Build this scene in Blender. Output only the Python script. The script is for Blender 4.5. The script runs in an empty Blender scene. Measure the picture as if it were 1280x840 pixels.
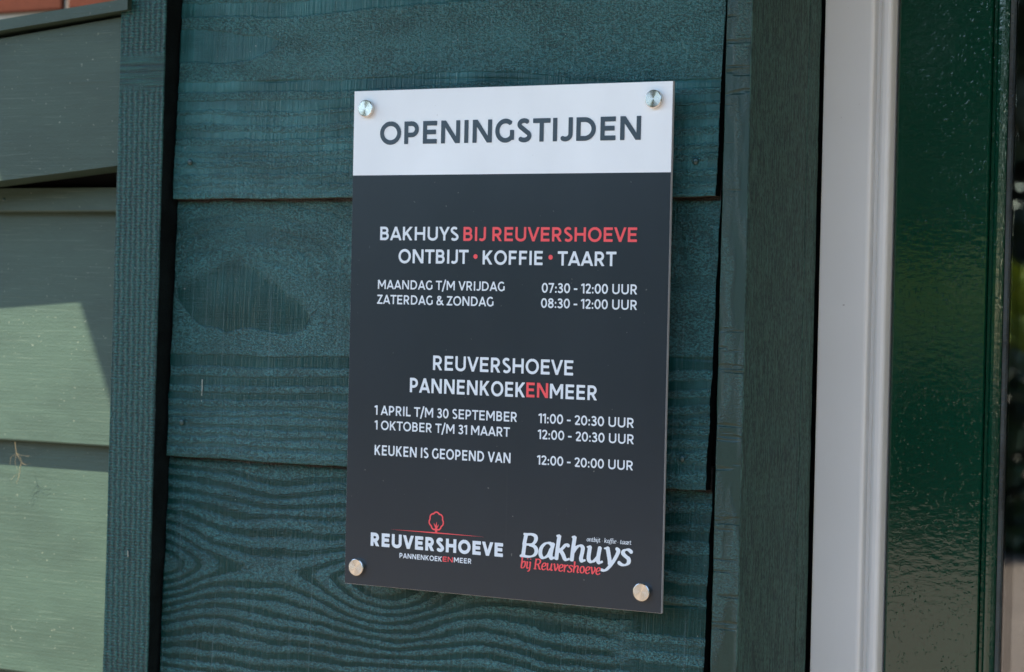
import bpy, bmesh, math, random
import numpy as np
from mathutils import Vector, Matrix

# ------------------------------------------------------------------ camera, world, sun, exposure
scene = bpy.context.scene
COL = scene.collection
cam_d = bpy.data.cameras.new("camera")
cam = bpy.data.objects.new("camera", cam_d)
COL.objects.link(cam)
scene.camera = cam
yaw, pitch, roll = 0.496486, -0.0163663, 0.0213757
d = Vector((-math.sin(yaw)*math.cos(pitch), math.cos(yaw)*math.cos(pitch), math.sin(pitch)))
r = Vector((math.cos(yaw), math.sin(yaw), 0)); u = r.cross(d)
r2 = r*math.cos(roll) + u*math.sin(roll); u2 = -r*math.sin(roll) + u*math.cos(roll)
m = Matrix((r2, u2, -d)).transposed().to_4x4()
m.translation = Vector((0.851555, -1.55514, 1.584522))
cam.matrix_world = m
cam_d.sensor_width = 36.0
cam_d.lens = 36.0*2701.12/1280
cam_d.clip_start = 0.05
cam_d.clip_end = 500
cam_d.dof.use_dof = True
cam_d.dof.focus_distance = 1.76
cam_d.dof.aperture_fstop = 9.0

SUN_TRAVEL = Vector((0.475, 0.45, -1.0))
to_sun = -SUN_TRAVEL.normalized()
world = bpy.data.worlds.new("World"); scene.world = world; world.use_nodes = True
wn = world.node_tree
bg = wn.nodes["Background"]
sky = wn.nodes.new("ShaderNodeTexSky"); sky.sky_type = 'NISHITA'; sky.sun_disc = False
sky.sun_elevation = math.asin(to_sun.z)
sky.sun_rotation = math.atan2(to_sun.x, to_sun.y) % (2*math.pi)
sky.air_density = 1.0; sky.dust_density = 0.0; sky.ozone_density = 1.0
wb = wn.nodes.new("ShaderNodeMix"); wb.data_type = 'RGBA'; wb.blend_type = 'MULTIPLY'; wb.inputs[0].default_value = 1.0
wb.inputs[7].default_value = (1.02, 1.0, 0.90, 1)      # the photograph's daylight white balance, the same all over the sky
wn.links.new(sky.outputs[0], wb.inputs[6]); wn.links.new(wb.outputs[2], bg.inputs[0])
bg.inputs[1].default_value = 0.15
sun_d = bpy.data.lights.new("sun", 'SUN'); sun_d.energy = 5.0; sun_d.angle = math.radians(0.53)
sun_d.color = (1.0, 0.91, 0.75)
sun = bpy.data.objects.new("sun", sun_d); COL.objects.link(sun)
sun.rotation_euler = SUN_TRAVEL.to_track_quat('-Z', 'Y').to_euler(); sun.location = (-3, -3, 8)
scene.view_settings.view_transform = 'Standard'
scene.view_settings.look = 'None'
scene.view_settings.gamma = 1.0
scene.view_settings.exposure = 1.88
scene.view_settings.use_curve_mapping = False
scene.cycles.max_bounces = 8

# ------------------------------------------------------------------ helpers
def tag(o, label=None, cat=None, group=None, kind=None):
    if label: o['label'] = label
    if cat: o['category'] = cat
    if group: o['group'] = group
    if kind: o['kind'] = kind
    return o

def thing(name, loc, label, cat, group=None):
    o = bpy.data.objects.new(name, None); COL.objects.link(o); o.location = loc
    o.empty_display_size = 0.05
    return tag(o, label, cat, group)

def root_loc(p):
    v = Vector((0, 0, 0))
    while p is not None:
        v += p.location; p = p.parent
    return v

def link_mesh(name, me, mat, parent=None, smooth=False):
    o = bpy.data.objects.new(name, me); COL.objects.link(o)
    if mat is not None and len(me.materials) == 0: me.materials.append(mat)
    if parent is not None: o.parent = parent
    if smooth:
        me.polygons.foreach_set("use_smooth", [True]*len(me.polygons))
    return o

def part(name, verts, faces, mat, parent=None, smooth=False):
    """verts in world metres"""
    off = root_loc(parent)
    me = bpy.data.meshes.new(name)
    me.from_pydata([(v[0]-off.x, v[1]-off.y, v[2]-off.z) for v in verts], [], faces)
    me.update()
    return link_mesh(name, me, mat, parent, smooth)

def box(name, x0, x1, y0, y1, z0, z1, mat, parent=None, bevel=0.0):
    off = root_loc(parent)
    bm = bmesh.new()
    vs = [bm.verts.new((x-off.x, y-off.y, z-off.z)) for x in (x0, x1) for y in (y0, y1) for z in (z0, z1)]
    for f in ((0,1,3,2),(4,6,7,5),(0,4,5,1),(2,3,7,6),(0,2,6,4),(1,5,7,3)):
        bm.faces.new([vs[i] for i in f])
    bmesh.ops.recalc_face_normals(bm, faces=bm.faces)
    if bevel > 0:
        bmesh.ops.bevel(bm, geom=bm.edges[:], offset=bevel, segments=2, profile=0.6, affect='EDGES')
    me = bpy.data.meshes.new(name); bm.to_mesh(me); bm.free()
    return link_mesh(name, me, mat, parent)

def prism(name, pts, axis, a0, a1, mat, parent=None, smooth=False):
    """closed polygon pts extruded along axis: 'z' pts are (x,y); 'y' pts are (x,z); 'x' pts are (y,z)"""
    def mk(p, a):
        if axis == 'z': return (p[0], p[1], a)
        if axis == 'y': return (p[0], a, p[1])
        return (a, p[0], p[1])
    n = len(pts)
    V = [mk(p, a0) for p in pts] + [mk(p, a1) for p in pts]
    F = [tuple(range(n)), tuple(range(2*n-1, n-1, -1))]
    for i in range(n):
        j = (i+1) % n
        F.append((i, j, n+j, n+i))
    o = part(name, V, F, mat, parent)
    bm = bmesh.new(); bm.from_mesh(o.data); bmesh.ops.recalc_face_normals(bm, faces=bm.faces)
    bm.to_mesh(o.data); bm.free()
    return o

# ------------------------------------------------------------------ numpy noise
def vn(x, z, sx, sz, seed):
    """smooth value noise, cell size sx,sz (same unit as x,z); returns -1..1"""
    rs = np.random.RandomState(seed); T = rs.uniform(-1, 1, (256, 256))
    a = x/sx + 1000.37; b = z/sz + 1000.71
    ia = np.floor(a).astype(int); ib = np.floor(b).astype(int)
    fa = a-ia; fb = b-ib
    fa = fa*fa*(3-2*fa); fb = fb*fb*(3-2*fb)
    g = lambda i, j: T[i & 255, j & 255]
    return (g(ia, ib)*(1-fa)+g(ia+1, ib)*fa)*(1-fb) + (g(ia, ib+1)*(1-fa)+g(ia+1, ib+1)*fa)*fb

def ss(a, b, x):
    t = np.clip((x-a)/(b-a), 0, 1); return t*t*(3-2*t)

# ------------------------------------------------------------------ materials
def new_mat(name):
    mt = bpy.data.materials.new(name); mt.use_nodes = True
    nt = mt.node_tree; b = nt.nodes["Principled BSDF"]
    return mt, nt, b

class N:
    def __init__(s, nt): s.nt = nt
    def add(s, t, **kw):
        n = s.nt.nodes.new(t)
        for k, v in kw.items():
            if hasattr(n, k): setattr(n, k, v)
            else: n.inputs[k.replace('_', ' ')].default_value = v
        return n
    def link(s, a, b): s.nt.links.new(a, b)
    def coord(s, scale=(1, 1, 1), rot=(0, 0, 0), loc=(0, 0, 0)):
        t = s.add("ShaderNodeTexCoord"); mp = s.add("ShaderNodeMapping")
        mp.inputs['Scale'].default_value = scale; mp.inputs['Rotation'].default_value = rot
        mp.inputs['Location'].default_value = loc
        s.link(t.outputs['Object'], mp.inputs['Vector']); return mp.outputs[0]
    def noise(s, scale3, detail=3.0, rough=0.55, dist=0.0, loc=(0, 0, 0)):
        n = s.add("ShaderNodeTexNoise"); n.inputs['Scale'].default_value = 1.0
        n.inputs['Detail'].default_value = detail; n.inputs['Roughness'].default_value = rough
        n.inputs['Distortion'].default_value = dist
        s.link(s.coord(scale3, loc=loc), n.inputs['Vector']); return n.outputs['Fac']
    def math(s, op, a, b=None, c=None, clamp=False):
        n = s.add("ShaderNodeMath"); n.operation = op; n.use_clamp = clamp
        for i, v in enumerate((a, b, c)):
            if v is None: continue
            if hasattr(v, 'is_linked'): s.link(v, n.inputs[i])
            else: n.inputs[i].default_value = v
        return n.outputs[0]
    def ramp(s, fac, a, b, ca=0.0, cb=1.0):
        n = s.add("ShaderNodeMapRange"); n.interpolation_type = 'SMOOTHSTEP'
        n.inputs['From Min'].default_value = a; n.inputs['From Max'].default_value = b
        n.inputs['To Min'].default_value = ca; n.inputs['To Max'].default_value = cb
        s.link(fac, n.inputs['Value']); return n.outputs[0]
    def mix(s, fac, a, b):
        n = s.add("ShaderNodeMix"); n.data_type = 'RGBA'
        for i, v in ((0, fac), (6, a), (7, b)):
            if hasattr(v, 'is_linked'): s.link(v, n.inputs[i])
            elif i == 0: n.inputs[0].default_value = v
            else: n.inputs[i].default_value = (*v, 1)
        return n.outputs[2]
    def bump(s, h, dist, strength=1.0, normal=None):
        n = s.add("ShaderNodeBump"); n.inputs['Strength'].default_value = strength
        n.inputs['Distance'].default_value = dist
        s.link(h, n.inputs['Height'])
        if normal is not None: s.link(normal, n.inputs['Normal'])
        return n.outputs[0]

GREEN = (0.0010, 0.022, 0.018)
SKY_SHEEN = (0.040, 0.155, 0.155)  # pale sky sheen, painted onto the rough grain
def mat_grain():
    mt, nt, b = new_mat("rough_sawn_green_paint"); n = N(nt)
    at = n.add("ShaderNodeAttribute"); at.attribute_name = "fuzz"; fz = at.outputs['Fac']
    at2 = n.add("ShaderNodeAttribute"); at2.attribute_name = "sheen_shade"; we = at2.outputs['Fac']
    fine = n.noise((400, 400, 760), 2, 0.5, 0.5)            # torn, leathery early wood
    fine2 = n.noise((800, 800, 1100), 2, 0.5, 0.3)
    saw = n.noise((1000, 30, 16), 2, 0.5)                   # upright band saw lines
    saw2 = n.noise((300, 30, 7), 2, 0.6, loc=(3, 0, 2))
    streak = n.noise((26, 30, 1200), 2, 0.5)
    h = n.math('ADD', fine, n.math('MULTIPLY', fine2, 0.45))
    h = n.math('MULTIPLY', h, n.math('MULTIPLY_ADD', fz, 1.0, 0.06))
    h = n.math('ADD', h, n.math('MULTIPLY', saw, n.math('MULTIPLY_ADD', fz, 0.05, 0.22)))
    h = n.math('ADD', h, n.math('MULTIPLY', saw2, n.math('MULTIPLY_ADD', n.math('MAXIMUM', we, 0.0), 0.4, 0.16)))
    h = n.math('ADD', h, n.math('MULTIPLY', streak, 0.10))
    nt.links.new(n.bump(h, 0.0024), b.inputs['Normal'])
    patch = n.noise((9, 9, 16), 3, 0.5)
    c = n.mix(n.ramp(patch, 0.3, 0.7), GREEN, (0.0020, 0.030, 0.025))
    # sky sheen on the raised torn fibres, painted as a paler blue green
    worn = n.ramp(n.math('ADD', fine, n.math('MULTIPLY', n.math('SUBTRACT', fine2, 0.5), 0.7)), 0.40, 0.64)  # mask of the painted sky sheen on the torn fibres
    sawn = n.ramp(saw, 0.52, 0.68)
    wf = n.math('MULTIPLY', fz, n.math('MULTIPLY_ADD', worn, 0.90, 0.16))
    wf = n.math('ADD', wf, n.math('MULTIPLY', sawn, 0.12))
    wf = n.math('ADD', wf, n.math('MULTIPLY', n.math('MAXIMUM', we, 0.0), n.math('MULTIPLY_ADD', saw2, 0.9, 0.4)))
    wf = n.math('MULTIPLY', wf, n.ramp(n.noise((14, 14, 30), 3, 0.6, loc=(5, 2, 1)), 0.25, 0.65, 0.55, 1.0), clamp=True)
    c = n.mix(wf, c, SKY_SHEEN)
    c = n.mix(n.math('MULTIPLY', we, -1.0, clamp=True), c, (0.012, 0.009, 0.007))  # dark strip under each lap, its shade painted in
    dust = n.ramp(n.noise((420, 420, 420), 2, 0.5, loc=(7, 1, 4)), 0.735, 0.77)
    c = n.mix(n.math('MULTIPLY', dust, 0.55), c, (0.30, 0.34, 0.32))
    line = n.ramp(n.noise((760, 30, 5), 2, 0.5, loc=(1, 0, 9)), 0.66, 0.72)
    c = n.mix(n.math('MULTIPLY', line, 0.20), c, (0.16, 0.24, 0.25))
    nt.links.new(c, b.inputs['Base Color'])
    rg = n.math('MULTIPLY_ADD', fz, 0.12, 0.19)
    nt.links.new(n.math('ADD', rg, n.math('MULTIPLY', patch, 0.10)), b.inputs['Roughness'])
    n.link(n.math('MULTIPLY_ADD', fz, 0.28, 0.20), b.inputs['Specular IOR Level'])
    return mt

def mat_batten():
    mt, nt, b = new_mat("cross_sawn_green_paint"); n = N(nt)
    co = n.coord((1, 1, 1))
    w = n.add("ShaderNodeTexWave"); w.wave_type = 'BANDS'; w.bands_direction = 'X'
    w.inputs['Scale'].default_value = 52; w.inputs['Distortion'].default_value = 2.2
    w.inputs['Detail'].default_value = 2; w.inputs['Detail Scale'].default_value = 2.5
    n.link(co, w.inputs['Vector'])
    rows = n.noise((170, 60, 480), 2, 0.5)
    fine = n.noise((900, 900, 900), 2, 0.5)
    patch = n.noise((10, 10, 26), 2, 0.5)
    w2 = n.add("ShaderNodeTexWave"); w2.wave_type = 'BANDS'; w2.bands_direction = 'Z'
    w2.inputs['Scale'].default_value = 118; w2.inputs['Distortion'].default_value = 5.0
    w2.inputs['Detail'].default_value = 2; w2.inputs['Detail Scale'].default_value = 3.0
    n.link(co, w2.inputs['Vector'])
    sep = n.add("ShaderNodeSeparateXYZ"); n.link(co, sep.inputs[0])
    zk = n.math('ADD', sep.outputs['Z'], n.math('MULTIPLY', n.noise((60, 60, 60), 2, 0.5), 0.008))
    knot = n.math('MULTIPLY', n.ramp(zk, 1.768, 1.778), n.ramp(zk, 1.798, 1.810, 1.0, 0.0))
    drag = n.noise((16, 16, 620), 3, 0.6, 0.6)
    h = n.math('MULTIPLY', w.outputs['Fac'], 0.5)
    h = n.math('ADD', h, n.math('MULTIPLY', w2.outputs['Fac'], 0.45))
    h = n.math('ADD', h, n.math('MULTIPLY', rows, 1.3))
    mk = n.add("ShaderNodeMix"); mk.data_type = 'FLOAT'
    n.link(knot, mk.inputs[0]); n.link(h, mk.inputs[2]); n.link(n.math('MULTIPLY', drag, 2.3), mk.inputs[3]); h = mk.outputs[0]
    h = n.math('ADD', h, n.math('MULTIPLY', fine, 0.6))
    nt.links.new(n.bump(h, 0.0007), b.inputs['Normal'])
    high_ribs = n.ramp(h, 1.05, 2.05)  # paler green on the higher ribs
    c = n.mix(n.ramp(patch, 0.35, 0.7), (0.0015, 0.022, 0.021), (0.003, 0.030, 0.028))
    c = n.mix(n.math('MULTIPLY', high_ribs, 0.8), c, (0.016, 0.104, 0.090))
    dust = n.ramp(n.noise((300, 300, 400), 2, 0.5), 0.71, 0.76)
    c = n.mix(n.math('MULTIPLY', dust, 0.4), c, (0.25, 0.3, 0.3))
    nt.links.new(c, b.inputs['Base Color'])
    b.inputs['Roughness'].default_value = 0.45
    b.inputs['Specular IOR Level'].default_value = 0.3
    return mt

def mat_post():
    mt, nt, b = new_mat("weathered_green_paint_post"); n = N(nt)
    geo = n.add("ShaderNodeNewGeometry"); sx = n.add("ShaderNodeSeparateXYZ")
    n.link(geo.outputs['Normal'], sx.inputs[0])
    side = n.ramp(sx.outputs['X'], 0.5, 0.8)
    # front: torn fibres and short cross cuts ; side: fine upright grain
    fine = n.noise((520, 520, 800), 3, 0.6, 0.4)
    cuts = n.ramp(n.noise((14, 14, 120), 2, 0.5), 0.60, 0.68)
    hf = n.math('ADD', n.math('MULTIPLY', fine, n.ramp(n.noise((60, 60, 12), 2, 0.5), 0.42, 0.60, 0.15, 1.0)), n.math('MULTIPLY', cuts, -0.7))
    g1 = n.noise((700, 700, 38), 3, 0.65, 0.3)
    g2 = n.noise((150, 150, 6), 2, 0.5)
    hs = n.math('ADD', g1, n.math('MULTIPLY', g2, 0.8))
    mixh = n.add("ShaderNodeMix"); mixh.data_type = 'FLOAT'
    n.link(side, mixh.inputs[0]); n.link(hf, mixh.inputs[2]); n.link(hs, mixh.inputs[3])
    nt.links.new(n.bump(mixh.outputs[0], 0.0012), b.inputs['Normal'])
    cs = n.mix(n.ramp(n.math('ADD', g1, n.math('MULTIPLY', n.math('SUBTRACT', n.noise((900, 900, 260), 2, 0.5), 0.5), 0.8)), 0.40, 0.64), (0.004, 0.026, 0.020), (0.048, 0.122, 0.095))
    cf = n.mix(n.ramp(hf, 0.36, 0.62), (0.003, 0.028, 0.020), (0.013, 0.068, 0.058))
    nt.links.new(n.mix(side, cf, cs), b.inputs['Base Color'])
    n.link(n.math('MULTIPLY_ADD', side, 0.22, 0.36), b.inputs['Roughness'])
    return mt

def mat_smoothgreen(name="smooth_green_paint", base=(0.035, 0.061, 0.044)):
    mt, nt, b = new_mat(name); n = N(nt)
    peel = n.noise((330, 330, 520), 3, 0.6)
    grain = n.noise((9, 9, 420), 3, 0.6)
    h = n.math('ADD', n.math('MULTIPLY', peel, 0.55), n.math('MULTIPLY', grain, 0.6))
    nt.links.new(n.bump(h, 0.0004), b.inputs['Normal'])
    c = n.mix(n.ramp(n.noise((7, 7, 22), 5, 0.65, 0.6), 0.3, 0.7), tuple(v*0.90 for v in base), tuple(v*1.18 for v in base))
    st = n.ramp(n.noise((22, 22, 900), 3, 0.6, loc=(2, 5, 1)), 0.60, 0.70)
    c = n.mix(n.math('MULTIPLY', st, 0.20), c, (0.17, 0.21, 0.16))
    sp = n.ramp(n.noise((260, 260, 330), 2, 0.5, loc=(9, 5, 1)), 0.70, 0.76)
    c = n.mix(n.math('MULTIPLY', sp, 0.35), c, (0.32, 0.33, 0.25))
    nt.links.new(c, b.inputs['Base Color'])
    b.inputs['Roughness'].default_value = 0.5; b.inputs['Specular IOR Level'].default_value = 0.35
    return mt

def mat_plain(name, col, rough=0.5, spec=0.5, metal=0.0, bumps=None, var=0.0):
    mt, nt, b = new_mat(name); n = N(nt)
    b.inputs['Roughness'].default_value = rough; b.inputs['Metallic'].default_value = metal
    b.inputs['Specular IOR Level'].default_value = spec
    v = n.noise((25, 25, 25), 3, 0.6)
    nt.links.new(n.mix(n.ramp(v, 0.3, 0.7), tuple(c*(1-var) for c in col), tuple(min(1, c*(1+var)) for c in col)), b.inputs['Base Color'])
    if bumps:
        nt.links.new(n.bump(n.noise(bumps[0], 3, 0.6), bumps[1]), b.inputs['Normal'])
    return mt

def mat_white():
    mt, nt, b = new_mat("white_gloss_paint"); n = N(nt)
    br = n.noise((380, 380, 7), 3, 0.6)
    lump = n.noise((40, 40, 20), 2, 0.5)
    nt.links.new(n.bump(n.math('ADD', n.math('MULTIPLY', br, 0.3), lump), 0.0003), b.inputs['Normal'])
    c = n.mix(n.ramp(n.noise((3, 3, 5), 3, 0.5), 0.3, 0.7), (0.82, 0.81, 0.77), (0.88, 0.87, 0.83))
    sp = n.ramp(n.noise((130, 130, 130), 2, 0.5), 0.765, 0.79)
    c = n.mix(n.math('MULTIPLY', sp, 0.5), c, (0.25, 0.2, 0.17))
    nt.links.new(c, b.inputs['Base Color']); b.inputs['Roughness'].default_value = 0.38
    return mt

def mat_glossgreen():
    mt, nt, b = new_mat("glossy_dark_green_paint"); n = N(nt)
    # brushed gloss with small upright lumps, denser in patches
    a = n.noise((420, 420, 230), 2, 0.5, 0.1)
    pits = n.ramp(a, 0.60, 0.74)
    mask = n.ramp(n.noise((28, 28, 14), 3, 0.6), 0.30, 0.60, 0.35, 1.0)
    wave = n.noise((110, 110, 230), 2, 0.5)
    h = n.math('ADD', n.math('MULTIPLY', n.math('MULTIPLY', pits, mask), 0.14), n.math('MULTIPLY', wave, 0.16))
    nt.links.new(n.bump(h, 0.0005), b.inputs['Normal'])
    b.inputs['Base Color'].default_value = (0.0015, 0.038, 0.020, 1)
    b.inputs['Roughness'].default_value = 0.07
    b.inputs['Specular IOR Level'].default_value = 0.75
    return mt

def mat_brushed():
    mt, nt, b = new_mat("turned_stainless_steel"); n = N(nt)
    tc = n.add("ShaderNodeTexCoord")
    gr = n.add("ShaderNodeTexGradient"); gr.gradient_type = 'RADIAL'
    mp = n.add("ShaderNodeMapping"); mp.inputs['Rotation'].default_value = (math.radians(90), 0, 0)
    n.link(tc.outputs['Object'], mp.inputs['Vector']); n.link(mp.outputs[0], gr.inputs['Vector'])
    ln = n.add("ShaderNodeVectorMath"); ln.operation = 'LENGTH'
    n.link(tc.outputs['Object'], ln.inputs[0])
    rings = n.add("ShaderNodeTexNoise"); rings.noise_dimensions = '1D'
    rings.inputs['Scale'].default_value = 5200; rings.inputs['Detail'].default_value = 2
    n.link(ln.outputs['Value'], rings.inputs['W'])
    b.inputs['Metallic'].default_value = 1.0
    b.inputs['Base Color'].default_value = (0.74, 0.71, 0.66, 1)
    b.inputs['Roughness'].default_value = 0.20
    b.inputs['Anisotropic'].default_value = 0.9
    b.inputs['Anisotropic Rotation'].default_value = 0.06
    tg = n.add("ShaderNodeTangent"); tg.direction_type = 'RADIAL'; tg.axis = 'Y'
    n.link(tg.outputs[0], b.inputs['Tangent'])
    return mt

def mat_brick():
    mt, nt, b = new_mat("red_brick"); n = N(nt)
    oi = n.add("ShaderNodeObjectInfo")
    c = n.mix(n.noise((30, 30, 60), 4, 0.7), (0.030, 0.008, 0.004), (0.095, 0.022, 0.010))
    c = n.mix(n.math('MULTIPLY', oi.outputs['Random'], 0.6), c, (0.05, 0.018, 0.012))
    nt.links.new(c, b.inputs['Base Color'])
    b.inputs['Roughness'].default_value = 0.9; b.inputs['Specular IOR Level'].default_value = 0.15
    nt.links.new(n.bump(n.noise((250, 250, 250), 4, 0.6), 0.001), b.inputs['Normal'])
    return mt

def mat_leaves(name, a, bb):
    mt, nt, b = new_mat(name); n = N(nt)
    c = n.mix(n.ramp(n.noise((2.5, 2.5, 2.5), 3, 0.6), 0.3, 0.7), a, bb)
    nt.links.new(c, b.inputs['Base Color']); b.inputs['Roughness'].default_value = 0.5
    return mt

def mat_paving():
    mt, nt, b = new_mat("clay_paving"); n = N(nt)
    br = n.add("ShaderNodeTexBrick"); br.inputs['Scale'].default_value = 1.0
    br.inputs['Brick Width'].default_value = 0.21; br.inputs['Row Height'].default_value = 0.07
    br.inputs['Mortar Size'].default_value = 0.004
    br.inputs['Color1'].default_value = (0.11, 0.075, 0.058, 1); br.inputs['Color2'].default_value = (0.16, 0.115, 0.09, 1)
    br.inputs['Mortar'].default_value = (0.12, 0.10, 0.08, 1)
    n.link(n.coord((1, 1, 1)), br.inputs['Vector'])
    c = n.mix(n.math('MULTIPLY', n.noise((0.6, 0.6, 0.6), 4, 0.6), 0.6), br.outputs['Color'], (0.17, 0.14, 0.11))
    nt.links.new(c, b.inputs['Base Color']); b.inputs['Roughness'].default_value = 0.85
    return mt

def mat_glass():
    mt, nt, b = new_mat("window_glass"); n = N(nt)
    b.inputs['Base Color'].default_value = (0.92, 0.95, 0.97, 1)
    b.inputs['Roughness'].default_value = 0.0
    b.inputs['Transmission Weight'].default_value = 1.0
    b.inputs['IOR'].default_value = 1.75
    return mt

M_GRAIN = mat_grain(); M_BATTEN = mat_batten(); M_POST = mat_post()
M_SMOOTH = mat_smoothgreen(); M_WHITE = mat_white(); M_GLOSS = mat_glossgreen()
M_STEEL = mat_brushed(); M_BRICK = mat_brick(); M_GLASS = mat_glass()
M_NAIL = mat_plain("painted_nail", (0.010, 0.045, 0.042), 0.3, 0.6)
M_DARKWOOD = mat_plain("bare_brown_wood", (0.055, 0.034, 0.022), 0.85, 0.3, var=0.3, bumps=((60, 60, 400), 0.001))
M_GAPSHADE = mat_plain("gap_shade_timber", (0.006, 0.010, 0.010), 0.9, 0.1, var=0.4, bumps=((400, 400, 400), 0.001))  # near-black colour painting the shade inside gaps
M_BLACK = mat_plain("black_membrane", (0.006, 0.007, 0.008), 0.8, 0.2)
def mat_print(name, col, rough, dust):
    mt, nt, b = new_mat(name); n = N(nt)
    sm_ = n.noise((9, 9, 6), 3, 0.5)
    c = n.mix(n.ramp(sm_, 0.35, 0.75), col, tuple(v*1.10+0.001 for v in col))
    sp = n.ramp(n.noise((260, 260, 260), 2, 0.5, loc=(4, 4, 2)), 0.745, 0.775)
    c = n.mix(n.math('MULTIPLY', sp, 0.5), c, dust)
    ln_ = n.ramp(n.noise((330, 30, 3), 2, 0.5, loc=(1, 2, 3)), 0.70, 0.76)
    c = n.mix(n.math('MULTIPLY', ln_, 0.02), c, dust)
    nt.links.new(c, b.inputs['Base Color'])
    n.link(n.math('MULTIPLY_ADD', n.noise((11, 11, 6), 3, 0.5, loc=(8, 1, 1)), 0.10, rough-0.05), b.inputs['Roughness'])
    return mt
M_HEADER = mat_print("white_print", (0.82, 0.83, 0.83), 0.34, (0.45, 0.42, 0.38))
M_DARK = mat_print("anthracite_print", (0.016, 0.024, 0.032), 0.25, (0.22, 0.22, 0.20))
M_TEXTW = mat_plain("white_lettering", (0.74, 0.77, 0.80), 0.36, 0.5)
M_TEXTD = mat_plain("slate_lettering", (0.038, 0.060, 0.080), 0.36, 0.5)
M_TEXTR = mat_plain("red_lettering", (0.88, 0.085, 0.095), 0.36, 0.5)
M_PANEL = mat_plain("composite_panel_edge", (0.42, 0.42, 0.42), 0.4, 0.5)
M_MORTAR = mat_plain("lime_mortar", (0.42, 0.36, 0.28), 0.9, 0.3, var=0.15, bumps=((200, 200, 200), 0.002))
M_SEAL = mat_plain("grey_glazing_seal", (0.035, 0.045, 0.045), 0.4, 0.5, var=0.5, bumps=((50, 50, 500), 0.001))
M_ROOM = mat_plain("dark_room_paint", (0.02, 0.022, 0.03), 0.9, 0.2)
M_PALE = mat_plain("bare_pale_wood", (0.40, 0.42, 0.36), 0.8, 0.3)
M_STRAW = mat_plain("dried_grass", (0.26, 0.20, 0.11), 0.8, 0.3)
M_ROOF = mat_plain("roof_timber", (0.03, 0.06, 0.055), 0.6, 0.4)

# ------------------------------------------------------------------ ground
g = part("ground", [(-60, -60, 0), (60, -60, 0), (60, 60, 0), (-60, 60, 0)], [(0, 1, 2, 3)], mat_paving())
tag(g, "brown clay paving in front of the building", None, None, 'structure')

# ------------------------------------------------------------------ grain fields (all in millimetres on the wall)
def edge_noise(x, z, s=0):
    return vn(x, z, 70, 22, 11+s)*2.6 + vn(x, z, 18, 9, 12+s)*1.0 + vn(x, z, 4.2, 4.0, 13+s)*0.6 + vn(x, z, 1.9, 1.9, 14+s)*0.6

def bands_to(w, bands, soft=0.8):
    """smoothness 1 inside the listed [lo, hi] bands"""
    s = np.zeros_like(w)
    for lo, hi, a in bands:
        s = np.maximum(s, a*ss(lo-soft, lo+soft, w)*(1-ss(hi-soft, hi+soft, w)))
    return s

def field_top(x, z):
    w = z + edge_noise(x, z)*0.8 + 13*ss(-60, 160, x)*ss(1735, 1765, z)*(1-ss(1790, 1820, z)) \
        + 1.5*np.sin(x/46.0)*ss(1690, 1740, z)
    sm = bands_to(w, [(1833, 1846, 1), (1764.5, 1774.5, 1), (1747, 1757.5, .9), (1735, 1743.5, .8), (1723.5, 1730, .9),
                      (1711, 1718, .8), (1702.5, 1707, .7), (1691, 1697.5, .8), (1682, 1687, .7), (1674, 1678.5, .6), (1858, 1868, 1)])
    # rounded tongue of smooth late wood on the left, tip near x = -243
    tip = np.clip((x+243)/-60.0, 0, 1)**0.5
    mid = 1806 + 2*np.sin(x/20.0)
    half = 15.0*tip
    e = edge_noise(x, z, 5)*0.7
    lobe = (1-ss(half-1.0, half+0.8, np.abs(z+e-mid)))*(x < -243)
    sm = np.maximum(sm, lobe)
    # drying crack running the length of the board
    cz = 1773 + 2.0*vn(x, z*0, 60, 9, 3) - 12.5*ss(-160, 150, x)
    crack = np.exp(-((z-cz)/0.55)**2)*ss(-290, -250, x)*(0.35+0.65*ss(-0.5, 0.3, vn(x, z*0, 45, 9, 8)))
    return sm, crack

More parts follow.
